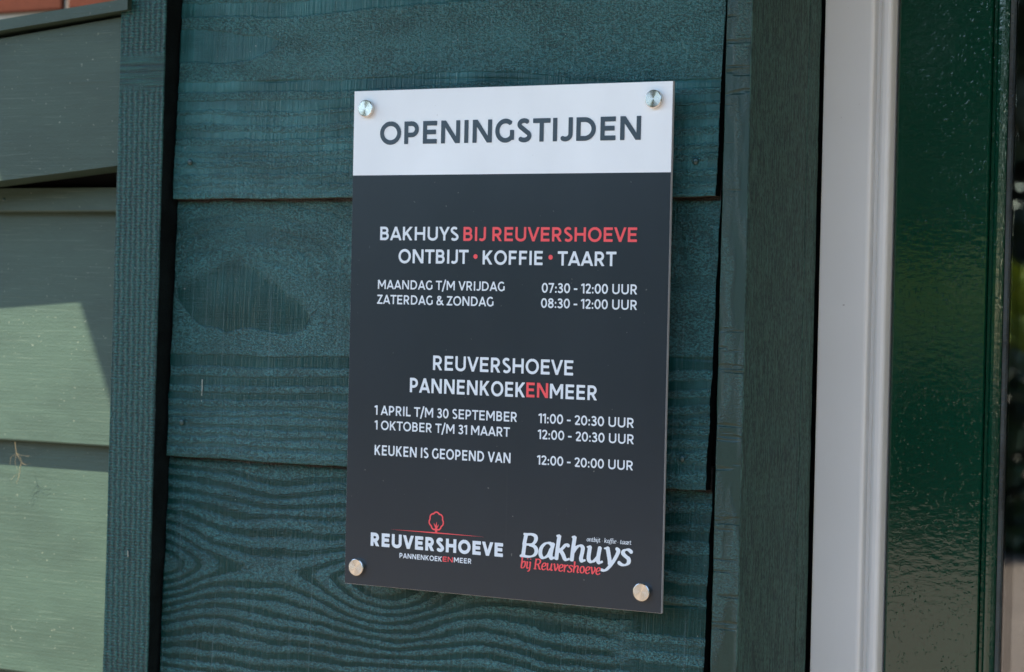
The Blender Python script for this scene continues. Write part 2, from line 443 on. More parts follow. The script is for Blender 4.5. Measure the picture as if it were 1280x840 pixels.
def field_middle(x, z):
    ww = z + edge_noise(x, z, 20)*0.7 - 11*ss(20, 140, x)*ss(1440, 1470, z) + 1.3*np.sin(x/60.0+1)
    sm = bands_to(ww, [(1520, 1531, 1), (1504, 1512.5, .95), (1491, 1498, .95), (1481, 1485.5, .8), (1474.5, 1477, .8),
                       (1464.5, 1469, .9), (1456, 1459.5, .8), (1447, 1451, .8), (1437, 1441.5, .6)], 1.0)
    # dark smooth island: crisp lower and right rim, top fades out
    px = np.array([-353, -349, -342, -334, -322, -300, -288, -280, -262, -245, -232, -218, -211, -206, -203])
    lo = np.array([1592, 1580, 1571, 1563, 1556.5, 1552.5, 1551.5, 1554, 1555, 1552, 1550.5, 1552.5, 1556, 1562, 1572])
    hi = np.array([1596, 1600, 1604, 1607, 1612, 1622, 1626, 1625, 1618, 1606, 1598, 1590, 1585, 1579, 1573])
    L = np.interp(x, px, lo); Hh = np.interp(x, px, hi)
    e = vn(x, z, 9, 7, 41)*1.2 + vn(x, z, 3, 3, 42)*0.6
    isl = ss(L-0.8, L+0.8, z+e)*(1-ss(Hh-16, Hh+3, z+e*2))*ss(-354, -350, x+e)*(1-ss(-206, -203, x+e))
    sm = np.maximum(sm, isl)
    # small half-moon above it
    rr = np.sqrt(((x+262)/17.0)**2 + ((z-1640)/11.0)**2) + vn(x, z, 6, 6, 44)*0.12
    sm = np.maximum(sm, 0.7*(1-ss(0.85, 1.05, rr))*(z < 1646))
    # faint growth arches
    q = np.sqrt(((x+275)/1.9)**2 + (z-1590)**2) + vn(x, z, 30, 20, 45)*4
    ar = 0.5+0.5*np.sin(q/13.0*2*np.pi)
    arch = 0.45*ss(0.55, 0.95, ar)*ss(1596, 1612, z)*(1-isl)
    q2 = (z-1650)+7*np.sin(x/70.0)+edge_noise(x, z, 60)
    arch2 = 0.5*ss(0.5, 0.9, np.sin(q2/9.0))*ss(1580, 1600, z)*ss(-140, -60, x)
    sm = np.maximum(sm, np.maximum(arch, arch2))
    cz = 1541 + 0.7*vn(x, z*0, 25, 9, 5)
    crack = np.exp(-((z-cz)/0.5)**2)*ss(138, 150, x)
    return sm, crack

def field_bottom(x, z):
    uu = x; v = z-1341.0
    v = v + vn(x, z, 70, 40, 71)*4 + vn(x, z, 25, 12, 72)*1.4
    F = np.sqrt(v*v + 70.0) - 8.0
    F = F - 34*np.exp(-((uu+372)/52.0)**2/1.0)*np.exp(-(v/52.0)**2)
    F = F - 33*np.exp(-((uu+122)/58.0)**2)*np.exp(-((v+6)/44.0)**2)
    F = F + 6*np.exp(-((uu+232)/60.0)**2)*ss(-10, -60, v)*-1
    up = ss(-5, 15, v)
    n = F/(10.6*(1-up)+13.0*up) + vn(x, z, 90, 30, 75)*0.28 + vn(x, z, 4.5, 4.0, 73)*0.05 + vn(x, z, 2.0, 2.0, 74)*0.05
    fr = n-np.floor(n)
    # light torn stripe sits under a smooth band with a sharp lower rim
    cut = 0.50 + 0.13*vn(x, z, 60, 9, 76)
    sm = ss(cut-0.16, cut+0.14, fr)*(1-ss(0.93, 1.0, fr))
    right = ss(90, 120, x)
    w = z + edge_noise(x, z, 80)
    smr = bands_to(w, [(1425, 1431, .7), (1408, 1418, .8), (1394, 1402, .9), (1370, 1384, .8), (1351, 1362, .9), (1318, 1345, 1),
                       (1303, 1311, .8), (1287, 1296, .9), (1270, 1280, .9)], 1.0)
    sm = sm*(1-right)+smr*right
    cz = 1343.5 + 0.8*vn(x, z*0, 30, 9, 6)
    crack = np.exp(-((z-cz)/0.5)**2)*ss(128, 140, x)
    return sm, crack

def grain_board(name, x0, x1, z0, z1, y_lip, y_top, z_lip, z_ref, field, parent, thick=0.0092, step=0.0008, chip=0, board_sheen=0.0):
    """one weatherboard; its relief is real geometry, smooth late wood proud of torn early wood"""
    off = root_loc(parent)
    nx = int((x1-x0)/step)+1; nz = int((z1-z0)/step)+1
    xs = np.linspace(x0, x1, nx); zs = np.linspace(z0, z1, nz)
    X, Z = np.meshgrid(xs, zs)              # nz x nx
    xm, zm = X*1000, Z*1000
    sm, crack = field(xm, zm)
    fuzz = 1-sm
    y = y_lip + (y_top-y_lip)*(Z-z_lip)/(z_ref-z_lip)
    rough = vn(xm, zm, 2.6, 1.5, 91)*0.6 + vn(xm, zm, 1.5, 1.1, 92)*0.5
    h = 0.62*sm + fuzz*rough*0.22 + vn(xm, zm, 120, 60, 93)*0.5 + sm*vn(xm, zm, 1.9, 40, 94)*0.035
    h = h - crack*0.9
    # eased rim at the lip
    rim = np.clip((Z-z0)/0.0014, 0, 1)
    h = h - 0.7*(1-rim)**2
    Y = y - h*0.001
    # slightly uneven lower edge and ends
    Zw = Z + (0.0006*vn(xm, zm*0, 40, 9, 95) + 0.0003*vn(xm, zm*0, 9, 9, 96))*np.exp(-(Z-z0)/0.01)
    Xw = X + (0.0007*vn(zm, xm*0, 22, 9, 97+chip))*(np.exp(-(X-x0)/0.01)-np.exp(-(x1-X)/0.01))
    Xw = Xw - 0.0030*np.clip(1-(Z-z_lip)/(z_ref-z_lip), 0, 1)*((X-x0)/(x1-x0))**12
    V = np.stack([Xw-off.x, Y-off.y, Zw-off.z], -1).reshape(-1, 3)
    idx = np.arange(nx*nz).reshape(nz, nx)
    q = np.stack([idx[:-1, :-1], idx[:-1, 1:], idx[1:, 1:], idx[1:, :-1]], -1).reshape(-1, 4)
    border = np.concatenate([idx[0, :], idx[1:, -1], idx[-1, -2::-1], idx[-2:0:-1, 0]])
    nb = len(border)
    BV = V[border].copy(); BV[:, 1] = np.minimum(BV[:, 1]+thick, BV[:, 1].max()+thick)
    base = len(V)
    V = np.concatenate([V, BV])
    j = np.arange(nb); k = (j+1) % nb
    q2 = np.stack([border[j], base+j, base+k, border[k]], -1)
    Q = np.concatenate([q, q2])
    me = bpy.data.meshes.new(name)
    me.vertices.add(len(V)); me.vertices.foreach_set("co", V.ravel())
    me.loops.add(Q.size); me.loops.foreach_set("vertex_index", Q.ravel())
    me.polygons.add(len(Q)); me.polygons.foreach_set("loop_start", np.arange(0, Q.size, 4))
    me.polygons.foreach_set("loop_total", np.full(len(Q), 4))
    mi = np.zeros(len(Q), dtype=np.int32)
    bottom_faces = np.arange(len(q), len(q)+nx-1); mi[bottom_faces] = 1
    mi[len(q)+nx-1:len(q)+nx-1+nz-1] = 2  # right ends coloured near-black for the shade in the gap
    me.materials.append(M_GRAIN); me.materials.append(M_DARKWOOD); me.materials.append(M_GAPSHADE)
    me.polygons.foreach_set("material_index", mi)
    smf = np.ones(len(Q), dtype=bool); smf[len(q):] = False
    me.polygons.foreach_set("use_smooth", smf)
    at = me.attributes.new("fuzz", 'FLOAT', 'POINT')
    fv = np.concatenate([fuzz.ravel(), np.full(nb, 0.5)])
    at.data.foreach_set("value", fv.astype(np.float32))
    # sky sheen put into the colour, strongest on the top board
    we = board_sheen*(sm+0.38*fuzz)*(0.75+0.5*vn(xm, zm, 40, 15, 98))
    bare_shade = ss(-2.9, -1.9, zm-z_ref*1000 + vn(xm, zm, 14, 3, 99)*0.9 + vn(xm, zm, 3, 3, 100)*0.5)  # brown unpainted wood strip, darkened to carry the shade under the lap
    we = we*(1-bare_shade) - bare_shade
    a2 = me.attributes.new("sheen_shade", 'FLOAT', 'POINT')
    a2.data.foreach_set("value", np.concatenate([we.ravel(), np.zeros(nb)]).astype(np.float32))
    me.update(calc_edges=True)
    return link_mesh(name, me, None, parent)

# ------------------------------------------------------------------ sign wall
wall = thing("timber_wall", (-0.1, 0.04, 0.0), "dark green weatherboard wall of rough sawn overlapping planks behind the sign", "wall")
box("backing", -0.400, 0.189, 0.045, 0.060, 0.02, 2.34, M_BLACK, wall)
plain = lambda x, z: (bands_to(z+edge_noise(x, z), [(k, k+6, .9) for k in range(200, 2400, 15)]), np.zeros_like(x))
XL, XR = -0.3535, 0.1808
b_top = grain_board("weatherboard", XL+.001, XR+.0010, 1.6700, 1.892, 0.0180, 0.0280, 1.670, 1.880, field_top, wall, board_sheen=0.85)
b_mid = grain_board("weatherboard", XL-.001, XR-.0015, 1.4375, 1.689, 0.0180, 0.0285, 1.4375, 1.670, field_middle, wall, chip=3, board_sheen=0.22)
b_bot = grain_board("weatherboard", XL-.005, XR-.003, 1.2050, 1.456, 0.0175, 0.0283, 1.205, 1.4375, field_bottom, wall, chip=5, board_sheen=0.03)
b_bot['label'] = "lowest plank in view, with bold swirling grain"
b_mid['label'] = "middle plank with a dark smooth patch left of the sign"
for k, zb in enumerate((1.902, 2.126)):
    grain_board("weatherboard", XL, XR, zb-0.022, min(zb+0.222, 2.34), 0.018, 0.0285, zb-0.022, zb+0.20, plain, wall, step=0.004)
for k in range(5):
    zb = 1.205-0.233*(k+1)
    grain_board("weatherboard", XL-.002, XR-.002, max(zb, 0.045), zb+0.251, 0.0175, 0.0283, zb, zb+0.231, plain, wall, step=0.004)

def nail(x, y, z, parent, rad=0.0029):
    off = root_loc(parent)
    bm = bmesh.new()
    bmesh.ops.create_uvsphere(bm, u_segments=12, v_segments=6, radius=rad)
    for v in bm.verts:
        v.co = Vector((v.co.x, v.co.y*0.42, v.co.z)) + Vector((x, y, z)) - off
    me = bpy.data.meshes.new("nail"); bm.to_mesh(me); bm.free()
    return link_mesh("nail", me, M_NAIL, parent, True)
nail(-0.3345, 0.0181, 1.7030, b_top); nail(0.1608, 0.0181, 1.6979, b_top)
nail(-0.3380, 0.0179, 1.4685, b_mid); nail(0.1550, 0.0179, 1.4618, b_mid)
# pale scratch in the paint of the middle plank
prism("scratch", [(-0.3181, 1.5078), (-0.3174, 1.5076), (-0.3176, 1.4950), (-0.3173, 1.4900), (-0.3181, 1.4876), (-0.3184, 1.4900), (-0.3180, 1.4950)],
      'y', 0.0202, 0.0222, M_PALE, b_mid)

def batten(name, pts_top, pts_bot, y0, y1, mat, parent, z0, z1, seed=0):
    """upright square batten with slightly uneven arrises; front face gridded"""
    nz = 160; nx = 10
    V = []; F = []
    rs = random.Random(seed)
    for i in range(nz):
        t = i/(nz-1); z = z0+(z1-z0)*t
        xa = pts_bot[0]+(pts_top[0]-pts_bot[0])*t + rs.uniform(-.00025, .00025)
        xb = pts_bot[1]+(pts_top[1]-pts_bot[1])*t + rs.uniform(-.00035, .00025)
        if seed == 1 and 1.765 < z < 1.782: xb -= 0.0012*rs.random()
        row = [(xa, y1, z), (xa, y0+.0008, z), (xa+.0008, y0, z)]
        for j in range(1, nx): row.append((xa+.0008+(xb-xa-.0016)*j/nx, y0, z))
        row += [(xb-.0008, y0, z), (xb, y0+.0008, z)]
        if seed == 2: row += [(xb, .1290, z), (xb-.0016, .1305, z), (xb-.0016, .1312, z), (xb-.0003, .1325, z), (xb-.0003, .1570, z), (xb-.0016, y1, z)]
        else: row += [(xb, y1, z)]
        V += row
    n = len(row)
    for i in range(nz-1):
        for j in range(n-1):
            a = i*n+j; F.append((a, a+1, a+n+1, a+n))
    F.append(tuple(range(n-1, -1, -1))); F.append(tuple((nz-1)*n+j for j in range(n)))
    o = part(name, V, F, mat, parent, False)
    if seed == 1:                       # near-black side stands in for the deep shade of the slot
        o.data.materials.append(M_GAPSHADE)
        for p in o.data.polygons:
            if p.normal.x > 0.9: p.material_index = 1
            elif abs(p.normal.x) > 0.9: p.material_index = 0
    return o
lb = batten("corner_batten", (-0.4000, -0.3486), (-0.4290, -0.3775), 0.006, 0.075, M_BATTEN, wall, 0.02, 2.34, 1)
lb['label'] = "left upright batten with cross sawn ribs and a knot near the top"
# knot gouge and splinter on the batten
prism("splinter", [(-0.3868, 1.3500), (-0.3862, 1.3492), (-0.3858, 1.3455), (-0.3854, 1.3448), (-0.3860, 1.3440), (-0.3864, 1.3458)], 'y', 0.0050, 0.0058, M_PALE, lb)
V = []
for (a, b, w) in [((-0.394, 1.7895), (-0.3600, 1.7855), .0006), ((-0.391, 1.7850), (-0.366, 1.7770), .0008), ((-0.366, 1.7795), (-0.3553, 1.7765), .0012)]:
    pass
rp = batten("corner_post", (0.1912, 0.2120), (0.1855, 0.2104), 0.006, 0.159, M_POST, wall, 0.02, 2.34, 2)
rp['label'] = "right corner post with torn paint on its narrow front and a broad dark side"

# ------------------------------------------------------------------ lean-to wall at left
shed = thing("lean_to_wall", (-0.9, 0.09, 0.0), "smooth painted green lean-to wall left of the batten, partly in sunlight", "wall")
def lap_board(z0, z1, x0=-1.6, x1=-0.392, ylip=0.055, ytop=0.0695):
    # profile (y,z): face leans back, lip 12 mm thick
    H = z1-z0
    pts = [(ylip+.0015, z0), (ylip+.0004, z0+.0005), (ylip, z0+.0018), (ytop, z1), (ytop+.006, z1), (ylip+.0125, z0)]
    return prism("weatherboard", pts, 'x', x0, x1, M_SMOOTH, shed)
laps = [1.6600, 1.4385, 1.2145, 0.991, 0.768, 0.545, 0.322, 0.099]
boards = []
for k, z in enumerate(laps):
    top = 1.683 if k == 0 else z+0.240
    boards.append(lap_board(z, top, ytop=0.0695 if k else 0.0565))
nail(-0.5856, 0.0555, 1.6722, boards[0], 0.0018)
box("backing", -1.6, -0.395, 0.079, 0.09, 0.02, 1.78, M_BLACK, shed)
# tapering barge board and its cap, falling to the left
barge = prism("barge_board", [(-0.392, 1.6940+.0082), (-0.392, 1.8402-.0025), (-1.50, 1.7288), (-1.50, 1.60)], 'y', 0.012, 0.0545, M_SMOOTH, shed)
zc = lambda x: 1.8499+(x+0.4043)*0.0852
cap = prism("cap_strip", [(-0.394, zc(-0.394)), (-1.55, zc(-1.55)), (-1.55, zc(-1.55)-0.0112), (-0.394, zc(-0.394)-0.0102)], 'y', 0.0, 0.060, M_SMOOTH, shed)
deck = prism("roof_deck", [(-0.41, zc(-0.41)-.012), (-1.55, zc(-1.55)-.013), (-1.55, zc(-1.55)-0.032), (-0.41, zc(-0.41)-0.031)], 'y', 0.0605, 1.19, M_ROOF, shed)

# dried wisps of grass caught under the lap
def wisp(pts, rad, parent, name="stalk"):
    n = 5; V = []; F = []
    for i, p in enumerate(pts):
        for k in range(n):
            a = 2*math.pi*k/n; V.append((p[0]+rad*math.cos(a), p[1]+rad*math.sin(a)*.8, p[2]+rad*0.3*math.sin(a)))
    for i in range(len(pts)-1):
        for k in range(n):
            F.append((i*n+k, i*n+(k+1) % n, (i+1)*n+(k+1) % n, (i+1)*n+k))
    return part(name, V, F, M_STRAW, parent, True)
gw = thing("dried_grass_wisp", (-0.56, 0.055, 1.435), "thin dried grass wisp caught under the lap of the sunlit board", "dried grass")
rs = random.Random(5)
stem = [(-0.5643, 0.0535, 1.4375), (-0.5610, 0.0520, 1.427), (-0.5560, 0.0535, 1.418), (-0.5600, 0.0560, 1.407)]
wisp(stem, 0.00022, gw)
for k in range(9):
    b0 = Vector(stem[rs.randrange(1, 4)]); a = rs.uniform(-2.6, 0.6); L = rs.uniform(.006, .018)
    e = b0+Vector((math.cos(a)*L, -rs.uniform(0, .002), math.sin(a)*L))
    mid = (b0+e)/2+Vector((rs.uniform(-.002, .002), -.001, rs.uniform(-.002, .002)))
    wisp([tuple(b0), tuple(mid), tuple(e)], 0.00012, gw)

# ------------------------------------------------------------------ brick wall beyond
bw = thing("brick_wall", (-1.5, 1.25, 0.0), "red brick wall with pale joints behind the sloping cap at top left", "wall")
box("mortar_core", -4.0, 0.0, 1.207, 1.30, 0.0, 3.6, M_MORTAR, bw)
bm = bmesh.new()
bmesh.ops.create_cube(bm, size=1.0, matrix=Matrix.Diagonal((0.208, 0.02, 0.050, 1)))
bmesh.ops.bevel(bm, geom=bm.edges[:], offset=0.003, segments=1, affect='EDGES')
for v in bm.verts: v.co += Vector((random.Random(int(v.co.x*1e5)).uniform(-.001, .001), 0, 0))
bme = bpy.data.meshes.new("brick"); bm.to_mesh(bme); bm.free(); bme.materials.append(M_BRICK)
rs = random.Random(3)
rest = bmesh.new()
for c in range(0, 56):
    zz = 2.0375+0.0055+0.025-0.0625*32+0.0625*c
    for k in range(0, 19):
        xx = -1.4858-0.110+0.2205*(k-11) + (0.11025 if c % 2 else 0)
        if not (-3.95 < xx < -0.1): continue
        if zz > 3.55 or zz < 0: continue
        near = (-2.3 < xx < -0.7) and (1.75 < zz < 2.55)
        if near:
            o = bpy.data.objects.new("brick", bme); COL.objects.link(o); o.parent = bw
            o.location = Vector((xx+rs.uniform(-.002, .002), 1.210+rs.uniform(-.002, .002), zz)) - bw.location
            o.rotation_euler = (0, rs.uniform(-.006, .006), rs.uniform(-.006, .006))
        else:
            bmesh.ops.create_cube(rest, size=1.0, matrix=Matrix.Translation(Vector((xx, 1.212, zz))-bw.location) @ Matrix.Diagonal((0.208, 0.02, 0.050, 1)))
rme = bpy.data.meshes.new("brickwork"); rest.to_mesh(rme); rest.free()
tag(link_mesh("brickwork", rme, M_BRICK, bw), None, None, None, 'stuff')

# ------------------------------------------------------------------ white door casing and green glazed door
frame = thing("door_frame", (0.24, 0.18, 0.0), "white painted door frame with a beaded edge, right of the dark post", "door frame")
prof = [(0.2136, 0.215), (0.2136, 0.1612), (0.2142, 0.1603), (0.2152, 0.1600), (0.2535, 0.1600), (0.2552, 0.1604), (0.2562, 0.1614), (0.2567, 0.1632),
        (0.2570, 0.1700), (0.2600, 0.1712), (0.2612, 0.1690), (0.2618, 0.1636), (0.2632, 0.1624), (0.2652, 0.1619), (0.2678, 0.1621), (0.2698, 0.1632), (0.2708, 0.1650), (0.2711, 0.1680), (0.2711, 0.215)]
cz = prism("jamb", prof, 'z', 0.02, 2.24, M_WHITE, frame)
prof2 = [(1.43-x+0.0, y) for x, y in prof][::-1]
prism("jamb", prof2, 'z', 0.02, 2.24, M_WHITE, frame)
box("head", 0.2715, 1.1585, 0.1605, 0.215, 2.18, 2.24, M_WHITE, frame, 0.0015)
sill = box("threshold", 0.2715, 1.1585, 0.16, 0.24, 0.004, 0.03, M_DARKWOOD, frame, 0.002)

door = thing("glazed_door", (0.7, 0.2, 0.0), "glossy dark green glazed door with a dark reflecting pane", "door")
sp = [(0.2722, 0.225), (0.2722, 0.1785), (0.2730, 0.1763), (0.2748, 0.1752), (0.3500, 0.1750), (0.3512, 0.1754), (0.3518, 0.1768), (0.3518, 0.225)]
prism("stile", sp, 'z', 0.035, 2.175, M_GLOSS, door)
prism("stile", [(1.43-x, y) for x, y in sp][::-1], 'z', 0.035, 2.175, M_GLOSS, door)
box("rail", 0.352, 1.078, 0.1753, 0.225, 2.07, 2.175, M_GLOSS, door, 0.0012)
box("rail", 0.352, 1.078, 0.1753, 0.225, 0.035, 0.30, M_GLOSS, door, 0.0012)
gb = [(0.3520, 0.200), (0.3520, 0.1800), (0.3526, 0.1790), (0.3545, 0.1800), (0.3552, 0.1790), (0.3568, 0.1778), (0.3590, 0.1776), (0.3612, 0.1786), (0.3630, 0.1806), (0.3640, 0.1822), (0.3642, 0.200)]
prism("glazing_bead", gb, 'z', 0.3005, 2.0695, M_GLOSS, door)
prism("glazing_bead", [(1.43-x, y) for x, y in gb][::-1], 'z', 0.3005, 2.0695, M_GLOSS, door)
prism("glazing_seal", [(0.3644, 0.189), (0.3644, 0.1835), (0.3668, 0.1852), (0.3676, 0.189)], 'z', 0.3005, 2.0695, M_SEAL, door)
box("pane", 0.3646, 1.0654, 0.1893, 0.1933, 0.3005, 2.0695, M_GLASS, door)
box("pane", 0.3646, 1.0654, 0.2055, 0.2095, 0.3005, 2.0695, M_GLASS, door)
room = part("room_interior", [(0.1, 0.24, 0.01), (4.0, 0.24, 0.01), (4.0, 4.0, 0.01), (0.1, 4.0, 0.01), (0.1, 0.24, 2.5), (4.0, 0.24, 2.5), (4.0, 4.0, 2.5), (0.1, 4.0, 2.5)],
     [(0, 1, 2, 3), (4, 7, 6, 5), (0, 3, 7, 4), (1, 5, 6, 2), (3, 2, 6, 7)], M_ROOM)
tag(room, "dark room behind the glazed door", None, None, 'structure')

# wall right of the door, outside the picture
rw = thing("side_wall", (1.9, 0.18, 0.0), "plain green plank wall right of the glazed door", "wall")
for k in range(10):
    z = 0.05+0.228*k
    prism("weatherboard", [(0.150, z), (0.162, z+.235), (0.170, z+.235), (0.166, z)], 'x', 1.22, 3.6, M_SMOOTH, rw)

# unseen overhanging roof, its outline shaped to shade the sign wall
roof = thing("shading_overhang", (0.8, 0.0, 2.35), "unseen timber roof overhang shaped to shade the sign wall", "roof")
outline = [(-0.8646, 1.19), (-0.8646, -0.3535), (-1.1828, -0.655), (3.7, -0.655), (3.7, 1.19)]  # kinked left corner shaped to keep the batten in shade
prism("shading_soffit", outline, 'z', 2.350, 2.375, M_ROOF, roof)
prism("shading_roof_sheet", outline, 'z', 2.3755, 2.400, M_BLACK, roof)

# ------------------------------------------------------------------ the sign
sign = thing("opening_hours_sign", (0.0, 0.003, 1.34), "white and anthracite opening hours panel headed OPENINGSTIJDEN fixed with four steel caps", "sign")
W2, ZT, ZB, ZH = 0.1485, 1.760, 1.340, 1.6882
box("panel", -W2, W2, 0.0, 0.003, ZB, ZT, M_PANEL, sign, 0.0002)
def sheet(name, x0, x1, z0, z1, y, mat, parent):
    return part(name, [(x0, y, z0), (x1, y, z0), (x1, y, z1), (x0, y, z1)], [(0, 1, 2, 3)], mat, parent)
hf = sheet("header_field", -W2+.0003, W2-.0003, ZH, ZT-.0003, -0.0003, M_HEADER, sign); hf['label'] = "white header field"
df = sheet("printed_field", -W2+.0003, W2-.0003, ZB+.0003, ZH, -0.0003, M_DARK, sign); df['label'] = "anthracite lower field"

# ---- stroke alphabet
def ell(cx, cy, rx, ry, a0, a1, n=26):
    return [(cx+rx*math.cos(math.radians(a0+(a1-a0)*i/n)), cy+ry*math.sin(math.radians(a0+(a1-a0)*i/n))) for i in range(n+1)]
def crom(P, n=8, closed=False):
    Q = [P[0]]+list(P)+[P[-1]]; out = []
    for i in range(1, len(Q)-2):
        p0, p1, p2, p3 = Q[i-1], Q[i], Q[i+1], Q[i+2]
        for k in range(n):
            t = k/n
            out.append(tuple(0.5*((2*p1[c])+(-p0[c]+p2[c])*t+(2*p0[c]-5*p1[c]+4*p2[c]-p3[c])*t*t+(-p0[c]+3*p1[c]-3*p2[c]+p3[c])*t**3) for c in (0, 1)))
    out.append(tuple(P[-1])); return out
def ext(p, q, e0=.35, e1=.35):
    dx, dy = q[0]-p[0], q[1]-p[1]; L = math.hypot(dx, dy)
    return [(p[0]-dx/L*e0, p[1]-dy/L*e0), (q[0]+dx/L*e1, q[1]+dy/L*e1)]

def sans(ch, w, k):
    """returns advance, left bearing, list of (points, clip) ; w stroke width, k horizontal stretch; cap height 1"""
    h = w/2; C = True
    D = {'O': .88, 'P': .60, 'E': .57, 'N': .77, 'I': w/k, 'G': .76, 'S': .58, 'T': .66, 'J': .46, 'D': .74, 'A': .84, 'K': .68, 'H': .74,
         'U': .72, 'Y': .74, 'V': .80, 'R': .64, 'B': .62, 'F': .54, 'L': .50, 'M': .90, 'Z': .62, '0': .62, '1': .32, '2': .54, '3': .54,
         '7': .54, '8': .58, ':': .20, '-': .34, '/': .42, '&': .76, '.': .24}
    if ch == ' ': return .30*k, 0, []
    W = D[ch]*k; S = []
    st = lambda x: ([(x, 0), (x, 1)], C)
    hx = h*1.12
    if ch == 'I': S = [st(h)]
    elif ch == 'O': S = [(ell(W/2, .5, W/2-h, .52-h, 90, 450), None)]
    elif ch == '0': S = [(ell(W/2, .5, W/2-h, .51-h, 90, 450), None)]
    elif ch == 'E': S = [st(h), ([(h, h), (W, h)], C), ([(h, 1-h), (W, 1-h)], C), ([(h, .51), (W*.93, .51)], C)]
    elif ch == 'F': S = [st(h), ([(h, 1-h), (W, 1-h)], C), ([(h, .49), (W*.93, .49)], C)]
    elif ch == 'L': S = [st(h), ([(h, h), (W, h)], C)]
    elif ch == 'H': S = [st(h), st(W-h), ([(h, .51), (W-h, .51)], C)]
    elif ch == 'N': S = [st(h), st(W-h), (ext((hx, 1), (W-hx, 0)), 'N')]
    elif ch == 'M': S = [st(h), st(W-h), (ext((hx, 1), (W/2, .30), .35, 0.04), C), (ext((W-hx, 1), (W/2, .30), .35, 0.04), C)]
    elif ch == 'T': S = [([(0, 1-h), (W, 1-h)], C), st(W/2)]
    elif ch == 'A': S = [(ext((hx, 0), (W/2, 1-.02)), C), (ext((W-hx, 0), (W/2, 1-.02)), C), ([(W*.24, .28), (W*.76, .28)], C)]
    elif ch == 'V': S = [(ext((hx, 1), (W/2, .02)), C), (ext((W-hx, 1), (W/2, .02)), C)]
    elif ch == 'Y': S = [(ext((hx, 1), (W/2, .40), .35, .03), C), (ext((W-hx, 1), (W/2, .40), .35, .03), C), ([(W/2, 0), (W/2, .46)], C)]
    elif ch == 'K': S = [st(h), (ext((h*1.6, .40), (W-hx, 1), 0, .35), C), (ext((W*.36, .58), (W-hx, 0), 0, .35), C)]
    elif ch == 'Z': S = [([(0.02, 1-h), (W, 1-h)], C), ([(0, h), (W, h)], C), (ext((hx, .04), (W-hx, .96), 0.05, .05), C)]
    elif ch in 'PRB':
        yb = {'P': .40, 'R': .44, 'B': .525}[ch]; wt = W*(.94 if ch == 'B' else 1 if ch == 'P' else .95)
        ry = (1-h-yb)/2; xc = wt-h-ry*1.02
        S = [st(h), ([(h, 1-h)]+ell(xc, yb+ry, ry*1.02, ry, 90, -90, 16)+[(h, yb)], C)]
        if ch == 'B':
            ry2 = (yb-h)/2; xc = W-h-ry2*1.02
            S.append(([(h, yb)]+ell(xc, h+ry2, ry2*1.02, ry2, 90, -90, 16)+[(h, h)], C))
        if ch == 'R': S.append((ext((W*.46, yb+.02), (W-hx, 0), 0, .35), C))
    elif ch == 'D': S = [st(h), ([(h, 1-h)]+ell(W*.42, .5, W*.58-h, .5-h, 90, -90, 24)+[(h, h)], C)]
    elif ch == 'U': S = [([(h, 1)]+ell(W/2, .33, W/2-h, .345-h, 180, 360, 20)+[(W-h, 1)], None)]
    elif ch == 'J': S = [([(W-h, 1)]+ell(W-h-(W-h)*.52, .30, (W-h)*.52, .31-h, 0, -128, 18), None)]
    elif ch == 'G': S = [(ell(W*.53, .5, W*.53-h, .52-h, 48, 318, 28), None), ([(W-h-.02, .10), (W-h-.02, .52)], C)]
    elif ch == 'S':
        ru, rl = W*.45-h, W*.5-h
        P = ell(W*.49, .755, ru, .265-h, 42, 232, 20)+ell(W*.5, .265, rl, .285-h, 52, -138, 20)
        S = [(P, None)]
    elif ch == '1': S = [([(W-h, 0), (W-h, 1)], C), ([(0.0, .80), (W-h, .965)], C)]
    elif ch == '2': S = [([(h, .0+h), (W, h)], C), (ell(W/2-.01, .72, W/2-h, .285-h, 160, -18, 18)+[(W*.62, .42), (h*1.2, h)], C)]
    elif ch == '3': S = [(ell(W*.45, .74, W*.48-h, .27-h, 150, -80, 18)+[(W*.32, .54)], None), ([(W*.32, .53), (W*.5, .53)], None), (ell(W*.46, .275, W*.54-h, .29-h, 80, -150, 20), None)]
    elif ch == '7': S = [([(0, 1-h), (W, 1-h)], C), (ext((W-hx, 1-h), (W*.32, 0), 0, .3), C)]
    elif ch == '8': S = [(ell(W/2, .745, W*.46-h, .265-h, 90, 450), None), (ell(W/2, .285, W/2-h, .30-h, 90, 450), None)]
    elif ch == ':': S = [([(W/2, .02), (W/2, .02+w)], None), ([(W/2, .46), (W/2, .46+w)], None)]
    elif ch == '-': S = [([(0, .42), (W, .42)], None)]
    elif ch == '/': S = [([(h*.6, -.16), (W-h*.6, 1.12)], None)]
    elif ch == '&':
        P = [(W, .02), (W*.62, .36), (W*.24, .70), (W*.24, .88), (W*.42, .96-.02), (W*.60, .86), (W*.52, .68), (W*.22, .48), (h, .26), (W*.20, h), (W*.44, .04+h*.4), (W*.68, .2), (W*.84, .50)]
        S = [(crom(P), C)]
    elif ch == '.': S = [([(W/2, .42), (W/2, .4201)], 'dot')]
    sb = {'A': 0, 'V': 0, 'Y': 0, 'T': .02, 'O': .045, '0': .04, 'G': .045, 'S': .04, 'J': .05, '/': .0, 'K': .08, 'L': .08}.get(ch, .085 if ch in 'BDEFHIKLMNPRU' else .045)
    return (W+2*sb*k), sb*k, S

